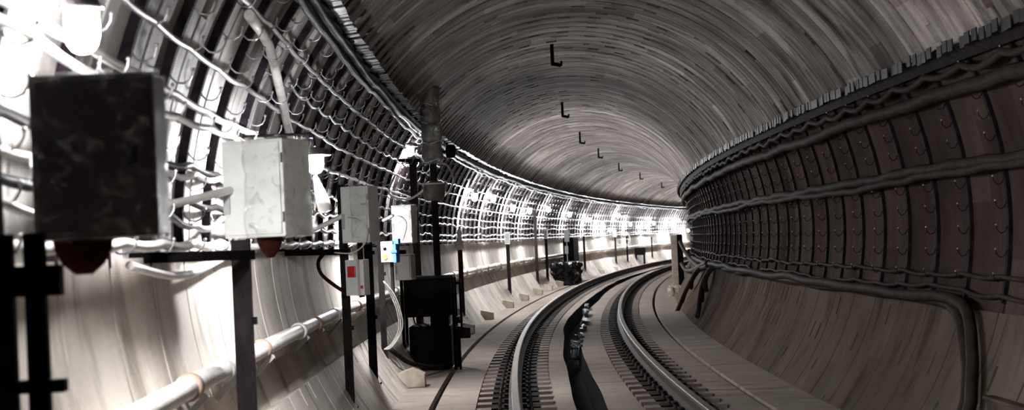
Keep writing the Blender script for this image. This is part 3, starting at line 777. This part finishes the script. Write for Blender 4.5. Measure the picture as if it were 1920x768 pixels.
# black machine
hose([(22.6, -1.75, -.13), (22.2, -1.85, -.12), (21.6, -1.98, -.05), (21.0, -2.1, .05), (20.4, -2.25, .25)], .03, M_cdark, 'dark hose trailing over the floor from the black machine to the slim post', 'hose', 'hose')
r = root('track_machine', MX(23.0, -1.93, -.2), 'bulky black two-tier track machine standing on the left floor', 'machine')
m = MB(); m.box((-.30, -.3, .70), (.30, .3, 1.19)); obj('upper_housing', m.mesh('upper_housing', M_black), r, bevel=.02)
m = MB(); m.box((-.34, -.33, 1.19), (.34, .33, 1.225)); o = obj('lid', m.mesh('lid', M_post), r, bevel=.006); o['label'] = 'dusty lid'
m = MB(); m.box((-.26, -.3, .02), (.28, .3, .58)); obj('lower_housing', m.mesh('lower_housing', M_black), r, bevel=.02)
m = MB(); m.box((.02, -.2, .58), (.26, .2, .70)); obj('neck', m.mesh('neck', M_black), r)
for x in (-.33, .33):
    for y in (-.28, .28):
        m = MB(); m.box((x - .02, y - .02, 0.0 if x > 0 else .12), (x + .02, y + .02, 1.19)); obj('leg', m.mesh('leg', M_black), r)
m = MB(); m.box((.36, -.3, .62), (.40, .3, .68)); m.box((.41, -.28, .50), (.44, -.24, 1.16)); m.box((.33, -.29, .60), (.44, -.23, .64)); m.box((.33, -.29, 1.10), (.44, -.23, 1.14)); obj('side_rail', m.mesh('side_rail', M_black), r)
for x in (-.2, -.1):
    m = MB(); m.tube([(x, -.22, .70), (x + .02, -.26, .62), (x + .1, -.24, .58)], .012, 8); obj('wire', m.mesh('wire', M_cdark), r)
# wedge plate to its right
r = root('angle_plate', MX(22.8, -1.50, .20), 'grey angled steel plate sticking out right of the black machine', 'plate')
m = MB(); m.prism([(-.08, .0), (.10, -.0), (.10, .13), (-.08, .16)], -.05, .05); obj('plate', m.mesh('plate', M_post), r)
m = MB(); m.box((-.06, -.03, -.4), (-.03, .03, .0)); obj('leg', m.mesh('leg', M_black), r)

# wrapped signal on its mast
r = root('wrapped_signal', MX(23.0, -1.80, 1.025), 'tall railway signal muffled in dusty film and cord, standing on the black machine', 'signal')
prof = [(.001, 2.49)]
for k in range(4):
    z1 = 2.48 - k * .245
    prof += [(.118, z1 - .003), (.132, z1 - .04), (.135, z1 - .15), (.128, z1 - .21), (.112, z1 - .243)]
prof += [(.07, 1.48), (.05, 1.46)]
m = MB(); m.lathe([(q[0], q[1]) for q in prof], n=26, wob=.18); obj('wrapped_head', m.mesh('wrapped_head', M_wrap), r)
m = MB()
for k in range(4):
    z = 2.48 - (k + 1) * .245 + .0
    ring_ = [(.122 * math.cos(t), .122 * math.sin(t), z + .02 * math.sin(t * 2 + k)) for t in frange(0, 2 * PI, .35)]
    m.tube(ring_, .006, 5, False)
obj('cord', m.mesh('cord', M_cord), r)
m = MB(); m.crumple((-.135, -.13, 1.45), (.135, .13, 2.50), 26, .018, 11); obj('plastic_film', m.mesh('plastic_film', M_film), r)
m = MB(); m.tube([(0, .0, 0), (0, 0, 1.5)], .045, 12); obj('mast', m.mesh('mast', M_post), r)
m = MB(); m.lathe([(.001, 1.24), (.06, 1.235), (.14, 1.20), (.15, 1.10), (.145, 1.02), (.10, .98), (.001, .975)], n=22, wob=.15, seed=4); obj('lower_lamp', m.mesh('lower_lamp', M_wrap), r)
m = MB(); m.tube([(.15 * math.cos(t), .15 * math.sin(t), 1.2) for t in frange(0, 2 * PI, .35)], .008, 5, False); obj('cord', m.mesh('cord', M_cord), r)
m = MB(); m.lathe([(.001, .09), (.06, .08), (.075, 0), (.06, -.08), (.001, -.09)], (.24, .1, 1.62), 14, .3); m.tube([(.0, 0, 1.6), (.24, .1, 1.62)], .02, 6); obj('side_bracket', m.mesh('side_bracket', M_black), r)
hose([(22.9, -1.72, 2.5), (22.9, -1.6, 2.45), (23.2, -1.55, 2.3), (23.6, -1.6, 2.2), (24.5, -1.75, 2.1), (26, -2.1, 2.05)], .012, M_cgrey, 'grey cable looping off the wrapped signal towards the wall', 'cable', 'cable')
hose([(24.0, wall_u(2.4, .1), 2.4), (23.6, -2.45, 2.15), (23.4, -2.2, 2.05), (23.2, -2.0, 2.12), (23.0, -1.84, 2.25)], .016, M_cwhite, 'pale cable swooping from the hooks to the foot of the wrapped signal', 'cable', 'cable')

# boxes on top of far posts
for s, z, w, h, lab, mt in ((33.9, 1.3, .15, .40, 'pale bag tied over the head of the rusty post', M_cwhite), (46.2, 1.35, .13, .30, 'white box on the dark post right of the rusty one', M_cab),
        (58.7, 1.45, .12, .28, 'small white box on the short dark post beside the tall pale-lit one', M_cab), (86.0, 1.4, .15, .3, 'small pale box on the post left of the distant wheel', M_cab)):
    r = root('junction_box', MX(s, -2.24, z), lab, 'junction box')
    m = MB()
    if s < 34: m.lathe([(.03, -.0), (.09, .05), (.07, .16), (.035, .25), (.05, .33), (.01, .42)], n=12, wob=.5)
    else: m.box((-w/2, -.06, 0), (w/2, .06, h)); m.box((-w/2 - .01, -.07, h), (w/2 + .01, .07, h + .02))
    obj('box_body', m.mesh('box_body', mt), r)
    if s > 34:
        m = MB(); m.box((-w/2 + .015, -.068, .02), (w/2 - .015, -.06, h - .02)); obj('door', m.mesh('door', M_grey), r)
# distant dark niche cabinet and covered heap
r = root('relay_cabinet', MX(66.5, -2.3, .0), 'dark green relay cabinet with pale boxes on it, mid-distance against the left wall', 'cabinet')
m = MB(); m.box((-.05, -.6, .0), (.35, 1.4, 1.45)); obj('cabinet_body', m.mesh('cabinet_body', M_black), r, bevel=.02)
m = MB(); m.box((.02, -.66, 1.3), (.2, -.605, 1.75)); m.box((.02, -.68, .85), (.15, -.605, 1.15)); m.beam((.1, -.63, .3), (.1, -.63, 1.3), .03, .03); obj('meter_box', m.mesh('meter_box', M_grey), r, bevel=.006)
r = root('covered_heap', MX(63.0, -1.98, -.2), 'low dark heap under a black cover on the left floor, mid-distance', 'covered heap')
m = MB(); m.crumple((-.30, -2.4, 0), (.38, 1.8, .75), 14, .12, 5); obj('cover', m.mesh('cover', M_cblack), r)
# distant wheel and black box
r = root('hand_wheel', MX(90.0, -2.3, 1.25), 'large spoked hand wheel standing out from the far left wall', 'wheel')
m = MB(); m.tube([(.36 * math.cos(t), 0, .36 * math.sin(t)) for t in frange(0, 2 * PI, .3)], .03, 6, False); obj('rim', m.mesh('rim', M_grey), r)
m = MB()
for k in range(3): t = k * PI / 3; m.beam((.36 * math.cos(t), 0, .36 * math.sin(t)), (-.36 * math.cos(t), 0, -.36 * math.sin(t)), .03, .03)
obj('spoke', m.mesh('spoke', M_grey), r)
r = root('black_stand_box', MX(95.0, -2.05, -.2), 'small black box on two legs before the far left wall', 'box')
m = MB(); m.box((-.28, -.15, .55), (.28, .15, .95)); obj('box_body', m.mesh('box_body', M_black), r, bevel=.01)
for x in (-.22, .22): m = MB(); m.box((x - .05, -.05, .0), (x + .05, .05, .55)); obj('leg', m.mesh('leg', M_black), r)

# small precast blocks along the left kerb
for k, (s, u, w, nm) in enumerate(((20.3, -1.99, .30, 'gabled near'), (31.7, -1.98, .24, 'dark'), (36.9, -2.0, .26, 'second'), (42.8, -2.0, .26, 'third'), (47.5, -1.98, .26, 'fourth'), (52.2, -1.98, .28, 'fifth'), (56.0, -1.98, .26, 'sixth'), (60.2, -1.98, .26, 'seventh'), (78, -2.1, .28, 'eighth'), (84, -2.1, .28, 'ninth'), (90, -2.1, .28, 'farthest'))):
    r = root('concrete_block', MX(s, u, -.2), {0: 'pale gabled concrete block on the left floor before the black machine', 1: 'small concrete block on the left floor beside the black machine'}.get(k, 'small wedge-topped concrete block at the foot of the left wall, %s from the near end' % nm), 'concrete block', 'concrete blocks along the left kerb')
    m = MB(); h = .15
    m.prism([(-w/2, 0), (w/2, 0), (w/2, h), (0, h + .07), (-w/2, h + .02)] if k == 0 else [(-w/2, 0), (w/2, 0), (w/2, h), (-w/2, h + .06)], -.14, .14)
    obj('block', m.mesh('block', M_block), r, bevel=.008)

# foil litter in the drain
r = root('foil_litter', MX(30.5, .02, -.48), 'crumpled silvery plastic litter strung along the middle drain', 'litter')
m = MB()
for k, (ds, du, w, l, h) in enumerate(((-4.0, .02, .08, .5, .16), (-3.0, .0, .07, .5, .18), (-1.5, .05, .05, .8, .2), (.6, .08, .03, 1.3, .22), (3.0, .10, .04, 1.5, .24), (6.2, .11, .04, 1.6, .26), (9.5, .12, .04, 1.5, .26))):
    m.crumple((du - w, ds - l / 2, .1), (du + w, ds + l / 2, .12 + h), 7, .06, k)
obj('film', m.mesh('film', M_foil), r)

# ------------------------------------------------------------------ right side post, hoses and legs
r = root('concrete_post', MX(47.5, 2.16, -.2), 'squat square concrete post with a pale left face beside the right wall', 'post')
m = MB(); m.box((-.12, -.14, 0), (.05, .14, 1.58)); obj('pale_face', m.mesh('pale_face', M_block), r, bevel=.012)
m = MB(); m.box((.051, -.13, .05), (.20, .13, 1.60)); obj('dark_half', m.mesh('dark_half', M_black), r, bevel=.006)  # right half of the post, darker than the pale face
m = MB(); m.crumple((-.2, -1.4, -.05), (.22, .9, .22), 10, .08, 9); obj('footing', m.mesh('footing', M_block), r)
GG = 'dark hoses by the right post'
hose([(46.9, 2.28, 1.2), (44, 2.38, .95), (40, 2.45, .78), (36, 2.47, .72), (33, 2.48, .80)], .05, M_cdark, 'upper dark hose running from the right post to the wall bundle', 'hose', 'hose', group=GG)
hose([(46.9, 2.3, .62), (43, 2.36, .52), (39, 2.42, .60), (36, 2.47, .74), (33, 2.48, .86)], .055, M_cdark, 'lower thick hose curving from the right post up to the wall bundle', 'hose', 'hose', group=GG)
for k, (sa, aa, sb, ab) in enumerate(((36.5, -16, 37.2, -41), (36, -16, 38.0, -36), (35.3, -15, 37.5, -28), (33.2, -15, 31.0, -36), (32.9, -15, 31.5, -34), (32.5, -15, 32.0, -30), (32, -15, 32.0, -26))):
    pts = []
    for t in frange(0, 1, .12):
        s = sa + (sb - sa) * t; a = aa + (ab - aa) * t; u, z = uz(a, .10 + .10 * math.sin(PI * t)); pts.append((s, u, z))
    hose(pts, .045, M_cdark, 'dark hose hanging down the right slope, %s from the post' % ('first', 'second', 'third', 'fourth', 'fifth', 'sixth', 'last')[k], 'hose', 'hose', group=GG, smooth=2)
# low niche box at the right edge
r = root('low_trough', MX(11.0, 2.32, .06), 'low concrete trough at the bottom right corner behind the bent cables', 'trough')
m = MB(); m.box((-.0, -1.2, -.15), (.3, .75, .16)); obj('trough_body', m.mesh('trough_body', M_trough), r, bevel=.01)
m = MB(); m.box((-.02, -1.22, .161), (.3, .77, .185)); obj('trough_lid', m.mesh('trough_lid', M_trough), r, bevel=.005)

# ------------------------------------------------------------------ world, camera
w = bpy.data.worlds.new('World'); bpy.context.scene.world = w; w.use_nodes = True
w.node_tree.nodes['Background'].inputs[0].default_value = (.02, .017, .015, 1)
w.node_tree.nodes['Background'].inputs[1].default_value = 1.0

F_PX, PITCH, ROLL, YAW = 3301.45, 0.02036, -0.04599, 0.06325
cam = bpy.data.cameras.new('camera'); co = bpy.data.objects.new('camera', cam); col.objects.link(co)
cam.sensor_width = 36; cam.lens = F_PX / 1920 * 36; cam.clip_start = .05; cam.clip_end = 400
fw = Vector((math.sin(YAW), math.cos(YAW), 0)); rt = Vector((math.cos(YAW), -math.sin(YAW), 0)); up = Vector((0, 0, 1))
f2 = fw * math.cos(PITCH) + up * math.sin(PITCH); u2 = -fw * math.sin(PITCH) + up * math.cos(PITCH)
rr = rt * math.cos(ROLL) + u2 * math.sin(ROLL); uu = -rt * math.sin(ROLL) + u2 * math.cos(ROLL)
co.matrix_world = Matrix(((rr.x, uu.x, -f2.x, -1.30728), (rr.y, uu.y, -f2.y, 0), (rr.z, uu.z, -f2.z, 1.42974), (0, 0, 0, 1)))
cam.dof.use_dof = True; cam.dof.focus_distance = 20; cam.dof.aperture_fstop = 4.0
sc = bpy.context.scene
sc.camera = co
sc.view_settings.view_transform = 'Standard'; sc.view_settings.look = 'None'; sc.view_settings.exposure = 2.8; sc.view_settings.gamma = 1
sc.view_settings.use_curve_mapping = False
sc.cycles.use_light_tree = True
sc.cycles.max_bounces = 8; sc.cycles.diffuse_bounces = 5; sc.cycles.sample_clamp_indirect = 6.0
sc.cycles.use_denoising = True
